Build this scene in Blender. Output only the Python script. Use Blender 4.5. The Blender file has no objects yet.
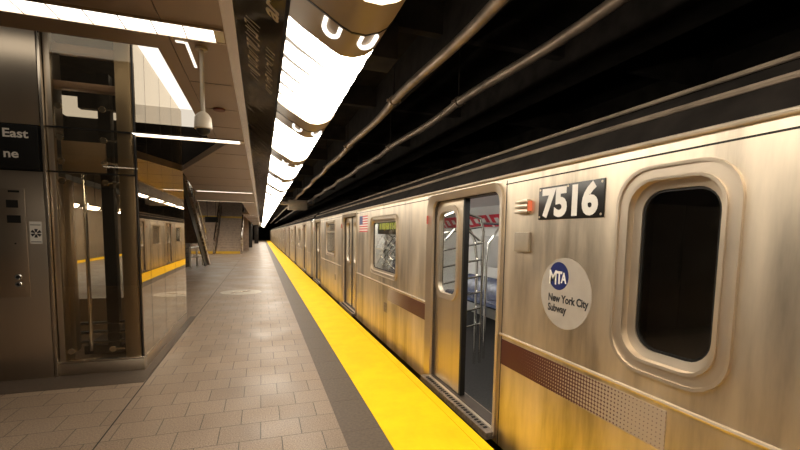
import bpy, bmesh, math, random
from mathutils import Vector, Matrix
random.seed(7)
sc = bpy.context.scene
col = sc.collection
D = bpy.data
PI = math.pi

# ------------------------------------------------------------------ materials
def new_mat(name):
    m = D.materials.new(name); m.use_nodes = True
    nt = m.node_tree; nt.nodes.clear()
    out = nt.nodes.new('ShaderNodeOutputMaterial')
    return m, nt, out

def N(nt, t, **kw):
    n = nt.nodes.new(t)
    for k, v in kw.items():
        if k in n.inputs.keys() if hasattr(n.inputs, 'keys') else False:
            n.inputs[k].default_value = v
        else:
            setattr(n, k, v)
    return n

def L(nt, a, b): nt.links.new(a, b)

def pbsdf(nt, out, base=(.5,.5,.5), rough=.5, metal=0., spec=.5):
    p = nt.nodes.new('ShaderNodeBsdfPrincipled')
    p.inputs['Base Color'].default_value = (*base, 1)
    p.inputs['Roughness'].default_value = rough
    p.inputs['Metallic'].default_value = metal
    p.inputs['Specular IOR Level'].default_value = spec
    L(nt, p.outputs[0], out.inputs[0])
    return p

def coords(nt, scale=(1,1,1)):
    tc = nt.nodes.new('ShaderNodeTexCoord'); mp = nt.nodes.new('ShaderNodeMapping')
    mp.inputs['Scale'].default_value = scale
    L(nt, tc.outputs['Object'], mp.inputs[0])
    return mp.outputs[0]

def noise(nt, vec, scale=5., detail=3., rough=.5):
    n = nt.nodes.new('ShaderNodeTexNoise')
    n.inputs['Scale'].default_value = scale; n.inputs['Detail'].default_value = detail
    n.inputs['Roughness'].default_value = rough
    L(nt, vec, n.inputs['Vector'])
    return n.outputs['Fac']

def ramp(nt, fac, stops):
    r = nt.nodes.new('ShaderNodeValToRGB'); e = r.color_ramp.elements
    while len(e) < len(stops): e.new(.5)
    for i, (p, c) in enumerate(stops):
        e[i].position = p; e[i].color = (*c, 1) if len(c) == 3 else c
    L(nt, fac, r.inputs[0])
    return r.outputs[0]

def mapr(nt, v, a, b, c, d):
    n = nt.nodes.new('ShaderNodeMapRange')
    n.inputs[1].default_value = a; n.inputs[2].default_value = b
    n.inputs[3].default_value = c; n.inputs[4].default_value = d
    L(nt, v, n.inputs[0]); return n.outputs[0]

def bump(nt, p, h, strength=.2, dist=.01):
    b = nt.nodes.new('ShaderNodeBump')
    b.inputs['Strength'].default_value = strength; b.inputs['Distance'].default_value = dist
    L(nt, h, b.inputs['Height']); L(nt, b.outputs[0], p.inputs['Normal'])

def plain(name, base, rough=.5, metal=0., spec=.5, nscale=0, namt=.25, vscale=(1,1,1)):
    m, nt, out = new_mat(name); p = pbsdf(nt, out, base, rough, metal, spec)
    if nscale:
        f = noise(nt, coords(nt, vscale), nscale, 4.)
        c = ramp(nt, f, [(.3, tuple(x*(1-namt) for x in base)), (.7, tuple(min(1, x*(1+namt)) for x in base))])
        L(nt, c, p.inputs['Base Color'])
    return m

def emis(name, colr, s):
    m, nt, out = new_mat(name); e = nt.nodes.new('ShaderNodeEmission')
    e.inputs[0].default_value = (*colr, 1); e.inputs[1].default_value = s
    L(nt, e.outputs[0], out.inputs[0]); return m

def steel(name, base, r0, r1, vscale, nscale=1., bstr=.15, amt=.16, aniso=0., stain=0.):
    m, nt, out = new_mat(name); p = pbsdf(nt, out, base, .3, 1.)
    v = coords(nt, vscale)
    f = noise(nt, v, nscale, 5., .6)
    f2 = noise(nt, coords(nt, tuple(x*.35 for x in vscale)), nscale, 2., .5)
    mx = nt.nodes.new('ShaderNodeMath'); mx.operation = 'ADD'
    L(nt, f, mx.inputs[0]); L(nt, f2, mx.inputs[1])
    h = mapr(nt, mx.outputs[0], .3, 1.7, 0, 1)
    if stain:
        f3 = noise(nt, coords(nt, (1, 2.6, .55)), 1.6, 5., .62)
        st = nt.nodes.new('ShaderNodeMath'); st.operation = 'MULTIPLY_ADD'; st.inputs[1].default_value = stain; st.inputs[2].default_value = -stain*.5
        L(nt, f3, st.inputs[0]); a2 = nt.nodes.new('ShaderNodeMath'); a2.operation = 'ADD'; a2.use_clamp = True
        L(nt, st.outputs[0], a2.inputs[0]); L(nt, h, a2.inputs[1]); h = a2.outputs[0]
    c = ramp(nt, h, [(.0, tuple(x*(1-amt*1.6) for x in base)), (.5, base), (1.0, tuple(min(1, x*(1+amt)) for x in base))])
    L(nt, c, p.inputs['Base Color'])
    L(nt, mapr(nt, h, 0, 1, r0, r1), p.inputs['Roughness'])
    if aniso: p.inputs['Anisotropic'].default_value = aniso
    return m

WARM = (1, .90, .76)
MT = {}
MT['steel'] = steel('train_stainless', (.66,.575,.46), .33, .56, (1, 7, .6), 1.2, .10, .40, 0, 1.2)
MT['door'] = steel('door_stainless', (.62,.53,.41), .32, .50, (1, 26, .5), 1.3, .10, .12)
MT['frame'] = steel('frame_stainless', (.64,.55,.44), .36, .5, (2, 3, 3), 2., .02, .08)
MT['roofmetal'] = plain('roof_edge_dusty', (.20,.155,.115), .75, 0, .15, 5, .35)
MT['gutter'] = plain('gutter_metal', (.50,.42,.33), .5, .6, .3, 5, .2)
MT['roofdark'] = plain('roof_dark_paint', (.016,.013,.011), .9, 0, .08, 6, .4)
MT['elev'] = steel('elevator_stainless', (.52,.44,.345), .24, .34, (5, 5, .25), 2., .01, .05)
MT['post'] = steel('post_stainless', (.52,.44,.34), .32, .42, (5, 5, .3), 2., .01, .05)
MT['soffit'] = steel('soffit_bronze_panel', (.36,.275,.195), .36, .46, (.8, .5, 1), 1., .02, .10)
MT['trimsteel'] = steel('polished_trim', (.62,.54,.44), .18, .3, (2, .8, 2), 2., .08, .2)
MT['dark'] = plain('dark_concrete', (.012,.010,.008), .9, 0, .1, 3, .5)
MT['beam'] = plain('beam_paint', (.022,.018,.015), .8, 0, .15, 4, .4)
MT['black'] = plain('black_metal', (.010,.009,.008), .45, 0, .4, 8, .3)
MT['jamb'] = plain('door_jamb_dark', (.06,.045,.035), .5, 0, .3, 6, .2)  # gasket tone, also darkened to paint the shadow of the door recess
MT['rubber'] = plain('black_rubber', (.008,.007,.006), .6, 0, .3)
MT['pipe'] = plain('dusty_pipe', (.25,.195,.145), .45, .65, .3, 6, .3)
MT['fixcap'] = plain('fixture_cap_paint', (.34,.265,.185), .45, 0, .4, 5, .08)
MT['seam'] = plain('dark_joint_gap', (.012,.010,.008), .8)  # one dark tone for joints and panel seams
MT['white'] = plain('white_decal', (.74,.71,.66), .45, 0, .4, 9, .05)
MT['decalgrey'] = plain('pale_grey_decal', (.36,.32,.275), .42, 0, .4, 12, .06)
MT['navy'] = plain('navy_ink', (.012,.020,.11), .4, 0, .4)
MT['ink'] = plain('dark_ink', (.018,.018,.022), .5)
MT['plate'] = plain('black_plate', (.010,.009,.008), .35, 0, .4, 20, .3)
MT['flagred'] = plain('flag_red', (.55,.05,.05), .5)
MT['flagblue'] = plain('flag_blue', (.03,.04,.16), .5)
MT['sign'] = plain('black_sign_enamel', (.006,.006,.006), .35, 0, .3, 8, .2)
MT['granite'] = plain('dark_granite_strip', (.092,.066,.046), .55, 0, .3, 40, .22)
MT['basegranite'] = plain('dark_granite_band', (.075,.054,.038), .45, 0, .4, 40, .2)
MT['inwall'] = plain('car_wall_laminate', (.78,.76,.72), .35, 0, .4, 3, .03)
MT['infloor'] = plain('car_floor_rubber', (.02,.0185,.017), .55, 0, .25, 60, .5)
MT['seat'] = plain('blue_seat_plastic', (.085,.10,.17), .25, 0, .6, 9, .5)
MT['chrome'] = plain('chrome_rail', (.78,.76,.72), .14, 1., .5)
MT['red'] = plain('red_poster', (.62,.03,.05), .4, 0, .4, 9, .3)
MT['stairstep'] = plain('stair_granite', (.28,.21,.16), .6, 0, .3, 8, .2)
MT['stairedge'] = plain('yellow_nosing', (.50,.30,.02), .5, 0, .4, 8, .1)
MT['rail'] = steel('stair_steel', (.55,.46,.36), .2, .35, (3,3,3), 2., .05, .1)
MT['tank'] = plain('dull_grey_box', (.30,.25,.19), .6, .2, .4, 6, .15)
MT['cam'] = plain('camera_housing', (.42,.36,.28), .4, 0, .4, 4, .05)
MT['bench'] = plain('wall_tile_beige', (.32,.25,.18), .4, 0, .4, 2, .1)
MT['cover'] = plain('cover_steel', (.40,.34,.27), .5, .2, .4, 15, .12)
MT['sill'] = plain('worn_threshold', (.25,.20,.155), .45, .7, .4, 30, .4)

MT['diff'] = emis('fixture_diffuser', (1, .90, .75), 15)
MT['crease_shade'] = emis('diffuser_crease_shade', (1, .84, .66), .42)  # dim strips painted in for the shading of the diffuser creases
MT['tube'] = emis('fixture_tube', (1, .93, .82), 1.5)
MT['bar'] = emis('strip_light', (1, .90, .76), 2.4)
MT['cove'] = emis('cove_light', (1, .90, .76), 1.0)
MT['slot'] = emis('slot_light', (1, .90, .76), 1.2)
MT['inlight'] = emis('car_light', (1, .97, .90), 9)
MT['amber'] = emis('indicator_amber', (1, .22, .09), .55)
MT['redlamp'] = emis('indicator_red', (1, .25, .16), .35)
MT['led'] = emis('route_sign_led', (.62, .60, .12), .8)

def glassy(name, tint, refl_min, rough=.0, gl=(1,1,1)):
    m, nt, out = new_mat(name)
    t = nt.nodes.new('ShaderNodeBsdfTransparent'); t.inputs[0].default_value = (*tint, 1)
    g = nt.nodes.new('ShaderNodeBsdfGlossy'); g.inputs['Roughness'].default_value = rough
    g.inputs[0].default_value = (*gl, 1)
    lw = nt.nodes.new('ShaderNodeLayerWeight'); lw.inputs[0].default_value = .5
    pw = nt.nodes.new('ShaderNodeMath'); pw.operation = 'POWER'; pw.inputs[1].default_value = 5
    L(nt, lw.outputs['Facing'], pw.inputs[0])
    fr = nt.nodes.new('ShaderNodeMath'); fr.operation = 'MULTIPLY_ADD'; fr.inputs[1].default_value = .94; fr.inputs[2].default_value = .04
    L(nt, pw.outputs[0], fr.inputs[0])
    ad = nt.nodes.new('ShaderNodeMath'); ad.operation = 'ADD'; ad.use_clamp = True
    ad.inputs[1].default_value = refl_min
    L(nt, fr.outputs[0], ad.inputs[0])
    mx = nt.nodes.new('ShaderNodeMixShader')
    L(nt, ad.outputs[0], mx.inputs[0]); L(nt, t.outputs[0], mx.inputs[1]); L(nt, g.outputs[0], mx.inputs[2])
    L(nt, mx.outputs[0], out.inputs[0]); return m
MT['glass'] = glassy('car_window_glass', (.86,.86,.84), .0)
MT['darkglass'] = glassy('tinted_cab_glass', (.72,.69,.64), .03)
MT['efront'] = glassy('elevator_front_glass', (.86,.82,.74), .03, 0, (.9,.84,.74))
MT['eside'] = glassy('elevator_side_glass', (.55,.50,.43), .30, .015, (.85,.77,.65))

# black glossy fascia panel
m, nt, out = new_mat('black_fascia_glass'); p = pbsdf(nt, out, (.012,.010,.009), .10, 0, .7)
bump(nt, p, noise(nt, coords(nt, (1,1.4,1)), 2.2, 2.), .25, .02); MT['fascia'] = m
MT['fascialetter'] = plain('fascia_letter', (.75,.66,.52), .3, .2, .5)

# platform tiles
def tile_mat():
    m, nt, out = new_mat('platform_tiles'); p = pbsdf(nt, out, (.4,.3,.2), .5, 0, .4)
    v = coords(nt)
    b = nt.nodes.new('ShaderNodeTexBrick'); b.offset = .5; b.offset_frequency = 2
    b.inputs['Scale'].default_value = 1; b.inputs['Brick Width'].default_value = .303
    b.inputs['Row Height'].default_value = .2915; b.inputs['Mortar Size'].default_value = .0035
    b.inputs['Mortar Smooth'].default_value = .2
    b.inputs['Color1'].default_value = (.285,.208,.146,1); b.inputs['Color2'].default_value = (.24,.172,.118,1)
    b.inputs['Mortar'].default_value = (.05,.035,.024,1)
    mp = nt.nodes.new('ShaderNodeMapping'); mp.inputs['Location'].default_value = (.022, .072, 0)
    L(nt, v, mp.inputs[0]); L(nt, mp.outputs[0], b.inputs['Vector'])
    f = noise(nt, v, 95., 3., .6); f2 = noise(nt, v, 1.3, 4.)
    mx = nt.nodes.new('ShaderNodeMixRGB'); mx.blend_type = 'MULTIPLY'; mx.inputs[0].default_value = 1
    L(nt, b.outputs['Color'], mx.inputs[1])
    L(nt, ramp(nt, f, [(.36,(.62,.60,.58)), (.64,(1.2,1.2,1.2))]), mx.inputs[2])
    m2 = nt.nodes.new('ShaderNodeMixRGB'); m2.blend_type = 'MULTIPLY'; m2.inputs[0].default_value = 1
    L(nt, mx.outputs[0], m2.inputs[1]); L(nt, ramp(nt, f2, [(.3,(.82,.81,.80)), (.7,(1.06,1.06,1.06))]), m2.inputs[2])
    L(nt, m2.outputs[0], p.inputs['Base Color'])
    L(nt, mapr(nt, f2, .3, .7, .38, .6), p.inputs['Roughness'])
    iv = nt.nodes.new('ShaderNodeMath'); iv.operation = 'SUBTRACT'; iv.inputs[0].default_value = 1
    L(nt, b.outputs['Fac'], iv.inputs[1]); bump(nt, p, iv.outputs[0], .3, .003)
    return m
MT['tile'] = tile_mat()

def dots(nt, v, period, swap=None):
    """distance to the nearest centre of a square dot grid in the two chosen axes"""
    s = nt.nodes.new('ShaderNodeSeparateXYZ'); L(nt, v, s.inputs[0])
    res = []
    for ax in (swap or ('X','Y')):
        a = nt.nodes.new('ShaderNodeMath'); a.operation = 'DIVIDE'; a.inputs[1].default_value = period
        L(nt, s.outputs[ax], a.inputs[0])
        fr = nt.nodes.new('ShaderNodeMath'); fr.operation = 'FRACT'; L(nt, a.outputs[0], fr.inputs[0])
        sb = nt.nodes.new('ShaderNodeMath'); sb.operation = 'SUBTRACT'; sb.inputs[1].default_value = .5
        L(nt, fr.outputs[0], sb.inputs[0])
        pw = nt.nodes.new('ShaderNodeMath'); pw.operation = 'POWER'; pw.inputs[1].default_value = 2
        L(nt, sb.outputs[0], pw.inputs[0]); res.append(pw.outputs[0])
    ad = nt.nodes.new('ShaderNodeMath'); ad.operation = 'ADD'
    L(nt, res[0], ad.inputs[0]); L(nt, res[1], ad.inputs[1])
    sq = nt.nodes.new('ShaderNodeMath'); sq.operation = 'SQRT'; L(nt, ad.outputs[0], sq.inputs[0])
    return sq.outputs[0], s

m, nt, out = new_mat('yellow_tactile'); p = pbsdf(nt, out, (.90,.58,.004), .6, 0, .12)
v = coords(nt)
d, _ = dots(nt, v, .060)
bump(nt, p, mapr(nt, d, .18, .30, 1, 0), .12, .004)
f = noise(nt, v, 3., 5., .65)
L(nt, ramp(nt, f, [(.25,(.80,.47,.004)), (.6,(.92,.56,.004))]), p.inputs['Base Color']); MT['yellow'] = m

def stripe_mat(name, t0, t1):
    """maroon band whose light dots grow from t0 to t1 along local y"""
    m, nt, out = new_mat(name); p = pbsdf(nt, out, (.1,.02,.015), .4, 0, .4)
    v = coords(nt); d, s = dots(nt, v, .0215, ('Y','Z'))
    r = mapr(nt, s.outputs['Y'], t0, t1, 0., .60)
    lt = nt.nodes.new('ShaderNodeMath'); lt.operation = 'LESS_THAN'
    L(nt, d, lt.inputs[0]); L(nt, r, lt.inputs[1])
    mx = nt.nodes.new('ShaderNodeMixRGB'); mx.inputs[1].default_value = (.065,.014,.010,1); mx.inputs[2].default_value = (.34,.265,.195,1)
    L(nt, lt.outputs[0], mx.inputs[0]); L(nt, mx.outputs[0], p.inputs['Base Color']); return m
MT['stripe'] = stripe_mat('maroon_dotted_band', 2.42, 1.45)
MT['stripe2'] = stripe_mat('maroon_dotted_band_far', 4.55, 5.5)

m, nt, out = new_mat('dark_block_wall'); p = pbsdf(nt, out, (.03,.025,.02), .8, 0, .2)
b = nt.nodes.new('ShaderNodeTexBrick'); b.inputs['Scale'].default_value = 1
b.inputs['Brick Width'].default_value = .42; b.inputs['Row Height'].default_value = .2; b.inputs['Mortar Size'].default_value = .012
b.inputs['Color1'].default_value = (.22,.18,.14,1); b.inputs['Color2'].default_value = (.10,.08,.062,1); b.inputs['Mortar'].default_value = (.008,.007,.006,1)
tc = nt.nodes.new('ShaderNodeTexCoord'); sp = nt.nodes.new('ShaderNodeSeparateXYZ'); cb = nt.nodes.new('ShaderNodeCombineXYZ')
L(nt, tc.outputs['Object'], sp.inputs[0]); L(nt, sp.outputs['Y'], cb.inputs['X']); L(nt, sp.outputs['Z'], cb.inputs['Y'])
L(nt, cb.outputs[0], b.inputs['Vector']); L(nt, b.outputs['Color'], p.inputs['Base Color']); MT['block'] = m

# ------------------------------------------------------------------ geometry helpers
ORG = {}
def rrect(a0, a1, b0, b1, r, n=6, rb=None):
    """rounded rectangle loop in a plane (a,b), counter-clockwise; rb = radius of the lower corners"""
    rb = r if rb is None else rb
    pts = []
    for (ca, cb_, rr, s) in ((a1-rb, b0+rb, rb, -PI/2), (a1-r, b1-r, r, 0), (a0+r, b1-r, r, PI/2), (a0+rb, b0+rb, rb, PI)):
        for i in range(n+1):
            t = s + PI/2*i/n
            pts.append((ca+rr*math.cos(t), cb_+rr*math.sin(t)))
    return pts

class MB:
    def __init__(s): s.b = bmesh.new()
    def box(s, x0, x1, y0, y1, z0, z1, mi=0):
        v = [s.b.verts.new((x, y, z)) for z in (z0, z1) for (x, y) in ((x0,y0),(x1,y0),(x1,y1),(x0,y1))]
        for f in ((3,2,1,0),(4,5,6,7),(0,1,5,4),(1,2,6,5),(2,3,7,6),(3,0,4,7)):
            fc = s.b.faces.new([v[i] for i in f]); fc.material_index = mi
        return s
    def prism(s, loop, axis, a0, a1, mi=0):
        """closed 2-D loop swept along an axis: axis 'y' takes (x,z), 'x' takes (y,z), 'z' takes (x,y)"""
        def P(p, a):
            return {'y': (p[0], a, p[1]), 'x': (a, p[0], p[1]), 'z': (p[0], p[1], a)}[axis]
        A = [s.b.verts.new(P(p, a0)) for p in loop]; B = [s.b.verts.new(P(p, a1)) for p in loop]
        n = len(loop)
        fs = [s.b.faces.new(A), s.b.faces.new(B[::-1])]
        for i in range(n): fs.append(s.b.faces.new((A[i], B[i], B[(i+1)%n], A[(i+1)%n])))
        for f in fs: f.material_index = mi
        return s
    def ring_x(s, outer, inner, x0, x1, xi=None, mi=0):
        """frame between two loops of equal length in (y,z), from x0 (front) to x1; the inner edge may sit deeper (xi)"""
        xi = x0 if xi is None else xi
        n = len(outer)
        of = [s.b.verts.new((x0, *p)) for p in outer]; nf = [s.b.verts.new((xi, *p)) for p in inner]
        ob = [s.b.verts.new((x1, *p)) for p in outer]; nb = [s.b.verts.new((x1, *p)) for p in inner]
        for i in range(n):
            j = (i+1) % n
            for q in ((of[i],of[j],nf[j],nf[i]), (nf[i],nf[j],nb[j],nb[i]), (ob[j],ob[i],nb[i],nb[j]), (of[j],of[i],ob[i],ob[j])):
                s.b.faces.new(q).material_index = mi
        return s
    def holed_x(s, outer, holes, x0, x1, mi=0, mib=None):
        """slab in the (y,z) plane with holes through it"""
        mib = mi if mib is None else mib
        for (x, mm) in ((x0, mi), (x1, mib)):
            es = []
            for lp in [outer] + holes:
                vs = [s.b.verts.new((x, *p)) for p in lp]
                es += [s.b.edges.new((vs[i], vs[(i+1) % len(vs)])) for i in range(len(vs))]
            r = bmesh.ops.triangle_fill(s.b, edges=es, use_beauty=True, use_dissolve=False)
            for g in r['geom']:
                if isinstance(g, bmesh.types.BMFace): g.material_index = mm
        for lp in [outer] + holes:
            A = [s.b.verts.new((x0, *p)) for p in lp]; B = [s.b.verts.new((x1, *p)) for p in lp]
            for i in range(len(lp)):
                j = (i+1) % len(lp); s.b.faces.new((A[i], A[j], B[j], B[i])).material_index = mi
        return s
    def tube(s, pts, r, n=10, mi=0, closed=False):
        pts = [Vector(p) for p in pts]; rings = []
        m_ = len(pts); up = None
        for i, p in enumerate(pts):
            if closed: t = pts[(i+1) % m_] - pts[i-1]
            else: t = pts[min(i+1, m_-1)] - pts[max(i-1, 0)]
            t.normalize()
            if up is None:
                up = Vector((0,0,1)) if abs(t.z) < .9 else Vector((1,0,0))
            a = t.cross(up).normalized(); up = a.cross(t).normalized()
            rings.append([s.b.verts.new(p + r*(math.cos(2*PI*k/n)*a + math.sin(2*PI*k/n)*up)) for k in range(n)])
        for i in range(m_ if closed else m_-1):
            A, B = rings[i], rings[(i+1) % m_]
            for k in range(n):
                s.b.faces.new((A[k], A[(k+1)%n], B[(k+1)%n], B[k])).material_index = mi
        if not closed:
            s.b.faces.new(rings[0][::-1]).material_index = mi; s.b.faces.new(rings[-1]).material_index = mi
        return s
    def lathe(s, prof, centre, n=20, mi=0, axis='z'):
        """profile (radius, height) turned about an axis through centre"""
        c = Vector(centre); rings = []
        for (r, h) in prof:
            ring = []
            for k in range(n):
                a = 2*PI*k/n; u, w = max(r, 1e-4)*math.cos(a), max(r, 1e-4)*math.sin(a)
                ring.append(s.b.verts.new(c + Vector({'z': (u,w,h), 'x': (h,u,w), 'y': (u,h,w)}[axis])))
            rings.append(ring)
        for A, B in zip(rings, rings[1:]):
            for k in range(n): s.b.faces.new((A[k], A[(k+1)%n], B[(k+1)%n], B[k])).material_index = mi
        s.b.faces.new(rings[0][::-1]).material_index = mi; s.b.faces.new(rings[-1]).material_index = mi
        return s
    def build(s, name, mat, parent=None, bev=0, smooth=True, recalc=True):
        if recalc: bmesh.ops.recalc_face_normals(s.b, faces=s.b.faces)
        if bev:
            bmesh.ops.bevel(s.b, geom=[e for e in s.b.edges], offset=bev, segments=2, profile=.5, affect='EDGES', clamp_overlap=True)
        o = Vector((0,0,0)); q = parent
        while q is not None: o = o + q.location; q = q.parent
        bmesh.ops.translate(s.b, verts=s.b.verts, vec=-o)
        me = D.meshes.new(name); s.b.to_mesh(me); s.b.free()
        for mm in (mat if isinstance(mat, (list, tuple)) else [mat]): me.materials.append(mm)
        if smooth:
            me.polygons.foreach_set('use_smooth', [True]*len(me.polygons))
            me.set_sharp_from_angle(angle=math.radians(32))
        ob = D.objects.new(name, me); col.objects.link(ob)
        if parent is not None: ob.parent = parent
        return ob

def thing(name, label, cat, loc=(0,0,0), group=None):
    o = D.objects.new(name, None); col.objects.link(o); o.location = loc; o.empty_display_size = .1
    o['label'] = label; o['category'] = cat
    if group: o['group'] = group
    return o
def tag(o, label, cat, group=None):
    o['label'] = label; o['category'] = cat
    if group: o['group'] = group
    return o
def struct(o): o['kind'] = 'structure'; return o
def copy_tree(o, parent=None):
    c = o.copy(); col.objects.link(c)
    if parent is not None: c.parent = parent
    for ch in list(o.children): copy_tree(ch, c)
    return c

def text_mesh(body, size, offset=0., shear=0., align='LEFT'):
    cu = D.curves.new('lettering', 'FONT'); cu.body = body; cu.size = size; cu.offset = offset; cu.shear = shear
    cu.align_x = align; cu.resolution_u = 4; cu.extrude = .0004
    ob = D.objects.new('lettering', cu); col.objects.link(ob)
    dg = bpy.context.evaluated_depsgraph_get()
    me = D.meshes.new_from_object(ob.evaluated_get(dg))
    D.objects.remove(ob); D.curves.remove(cu); return me
def lettering(name, parts, mat, frame, origin, parent):
    """parts: (body, size, u, v, offset, width-scale, height-scale); frame: right, up vectors; one mesh"""
    R_, U_ = Vector(frame[0]), Vector(frame[1]); Nn = R_.cross(U_)
    b = bmesh.new()
    for (body, size, u, v_, off, ws, hs) in parts:
        me = text_mesh(body, size, off)
        nb = len(b.verts); b.from_mesh(me); b.verts.ensure_lookup_table()
        for w in b.verts[nb:]:
            w.co = Vector(origin) + R_*(u + w.co.x*ws) + U_*(v_ + w.co.y*hs) + Nn*w.co.z
        D.meshes.remove(me)
    s = MB(); s.b.free(); s.b = b
    return s.build(name, mat, parent, smooth=False)

YEND = 88.
# ------------------------------------------------------------------ the platform
mb = MB(); mb.box(-1.141, .58, -3, YEND, -.4, 0)
fl = struct(mb.build('floor', MT['tile'], smooth=False))
mb = MB(); mb.box(-8.0, -1.153, -3, YEND, -.4, 0)
f2 = struct(mb.build('floor_concourse', MT['tile'], smooth=False))
f2['label'] = 'tan tiled platform floor beyond the long dark joint'
struct(MB().box(-1.153, -1.141, -3, YEND, -.4, -.002).build('trim_1', MT['seam'], smooth=False))
mb = MB()
y = -3.
while y < YEND:
    mb.box(.58, .892, y, min(y+.606, YEND)-.003, -.4, 0); y += .606
struct(mb.build('trim_2', MT['granite'], smooth=False))
mb = MB(); mb.box(.892, 1.498, -3, YEND, -.4, .004); mb.box(1.502, 1.585, -3, YEND, -.4, .004)
struct(mb.build('trim_3', MT['yellow'], smooth=False))['label'] = 'bright yellow tactile warning strip along the platform edge'
struct(MB().box(-8.7, -8.0, 8, 50, -.4, .004).build('trim_4', MT['yellow'], smooth=False))
struct(MB().box(-2.9, -1.155, 4.71, 5.135, .0005, .004).box(-6, -2.9, 4.71, 5.135, .0005, .004).box(-1.24, -1.155, 5.13, 8.2, .0005, .004).build('trim_5', MT['basegranite'], smooth=False))
struct(MB().box(1.585, 6.6, -3, YEND, -1.3, -1.1).build('floor_track', MT['dark'], smooth=False))
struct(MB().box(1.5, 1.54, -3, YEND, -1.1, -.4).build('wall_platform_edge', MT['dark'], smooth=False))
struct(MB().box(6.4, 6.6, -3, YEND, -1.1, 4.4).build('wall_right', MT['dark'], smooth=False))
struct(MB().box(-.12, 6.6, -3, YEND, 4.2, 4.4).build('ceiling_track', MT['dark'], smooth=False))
struct(MB().box(-12.5, 6.6, YEND, YEND+.2, -1.1, 6.2).build('wall_back', MT['dark'], smooth=False))
struct(MB().box(-10.2, -10.0, 4, 60, -1.3, 4.2).build('wall_left', MT['bench'], smooth=False))

# utility cover in the floor
t = thing('utility_cover', 'round pale steel access cover set in the platform tiles', 'floor cover', (-.51, 11.25, 0))
MB().lathe([(.50,0.0005),(.50,.006),(.47,.006)], (-.51,11.25,0), 40).build('rim', MT['cover'], t)
mb = MB().lathe([(.455,.0005),(.455,.007)], (-.51,11.25,0), 40); lid = mb.build('lid', MT['cover'], t)
MB().prism([(-.75,11.10),(-.72,11.06),(-.27,11.40),(-.30,11.44)], 'z', .007, .012).build('handle_bar', MT['rail'], t)

# ------------------------------------------------------------------ ceilings
ZC = 2.57
mb = MB()
mb.box(-4.4, -.4525, -1.5, 2.71, ZC, ZC+.10); mb.box(-.4475, -.165, -1.5, 2.71, ZC, ZC+.10)
mb.box(-.535, -.4525, 2.71, 5.2, ZC, ZC+.10); mb.box(-.4475, -.165, 2.71, 5.2, ZC, ZC+.10)
struct(mb.build('ceiling', MT['soffit'], smooth=False))
mb = MB(); mb.prism([(-.165,5.2),(-.165,15.1),(-2.05,15.1),(-1.56,11.5),(-1.27,8.0),(-.32,5.2)], 'z', ZC, ZC+.10)
struct(mb.build('ceiling_far', MT['soffit'], smooth=False))
mb = MB()
for yy, xl in ((5.95,-.55), (7.22,-.98), (8.6,-1.30), (10.0,-1.41)): mb.box(xl, -.18, yy-.006, yy+.006, ZC-.002, ZC-.0004)
for yy in (3.2, 3.83, 4.46): mb.box(-.445, -.18, yy-.002, yy+.002, ZC-.002, ZC-.0004)
for xx in (-.95, -1.5): mb.box(xx-.003, xx+.003, -1, 2.33, ZC-.002, ZC-.0004)
mb.box(-.4525, -.4475, -1.5, 5.2, ZC+.006, ZC+.10)  # added backing that stops light from above leaking through the joint
struct(mb.build('trim_6', MT['seam'], smooth=False))
struct(MB().prism([(-.32,5.21),(-.36,5.21),(-1.31,8.0),(-1.27,8.0)], 'z', ZC-.012, ZC+.02).build('trim_7', MT['soffit'], smooth=False))
# upper level over the elevator opening: seen parts plus pieces added for the light
struct(MB().box(-1.34, -.2, 5.1, 8.15, 3.66, 3.70).box(-1.24, -.2, 3.2, 5.1, 3.66, 3.70).box(-3.2, -1.34, 4.1, 4.6, 3.66, 3.70).build('ceiling_luminous', MT['cove'], smooth=False))['label'] = 'white luminous ceiling seen through the opening beside the elevator, with an unseen stretch added to brighten pier and glass'  # front boxes are unseen, added to brighten the pier and glass reflections
mb = MB(); mb.box(-3.4, -.2, 8.20, 8.62, 3.655, 3.70); mb.box(-3.4, -.2, 8.68, 9.0, 3.65, 3.70); mb.box(-3.4, -.2, 9.05, 9.4, 3.645, 3.70)
struct(mb.build('trim_10', emis('band_painted_glow', (1,.88,.72), .55), smooth=False))  # beige bands given their own glow to look lit from below
struct(MB().box(-3.4, -.2, 9.42, 9.5, ZC+.12, 3.7).build('wall_void_shade', MT['dark'], smooth=False))  # made-up dark sheet standing in for the unlit upper void
struct(MB().box(-12.3, -.12, -1.5, 36.8, 6.0, 6.2).build('ceiling_upper', MT['dark'], smooth=False))
struct(MB().box(-.16, -.12, -1.5, YEND, ZC+.20, 6.0).build('wall_upper', MT['dark'], smooth=False))
struct(MB().box(-.19, -.162, 2.8, 4.95, ZC+.11, 3.65).build('wall_upper_reflector', MT['inwall'], smooth=False))  # unseen pale sheet added so the side glass reflects white
struct(MB().box(-.62, -.165, 15.1, 24.98, ZC, ZC+.10).build('ceiling_middle', MT['soffit'], smooth=False))
struct(MB().box(-1.0, -.165, 25, YEND, ZC, ZC+.10).build('ceiling_end', MT['soffit'], smooth=False))
struct(MB().box(-6, -1.0, 36.8, 37.0, 0, 8).build('wall_stairhead', MT['stairstep'], smooth=False))

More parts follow.
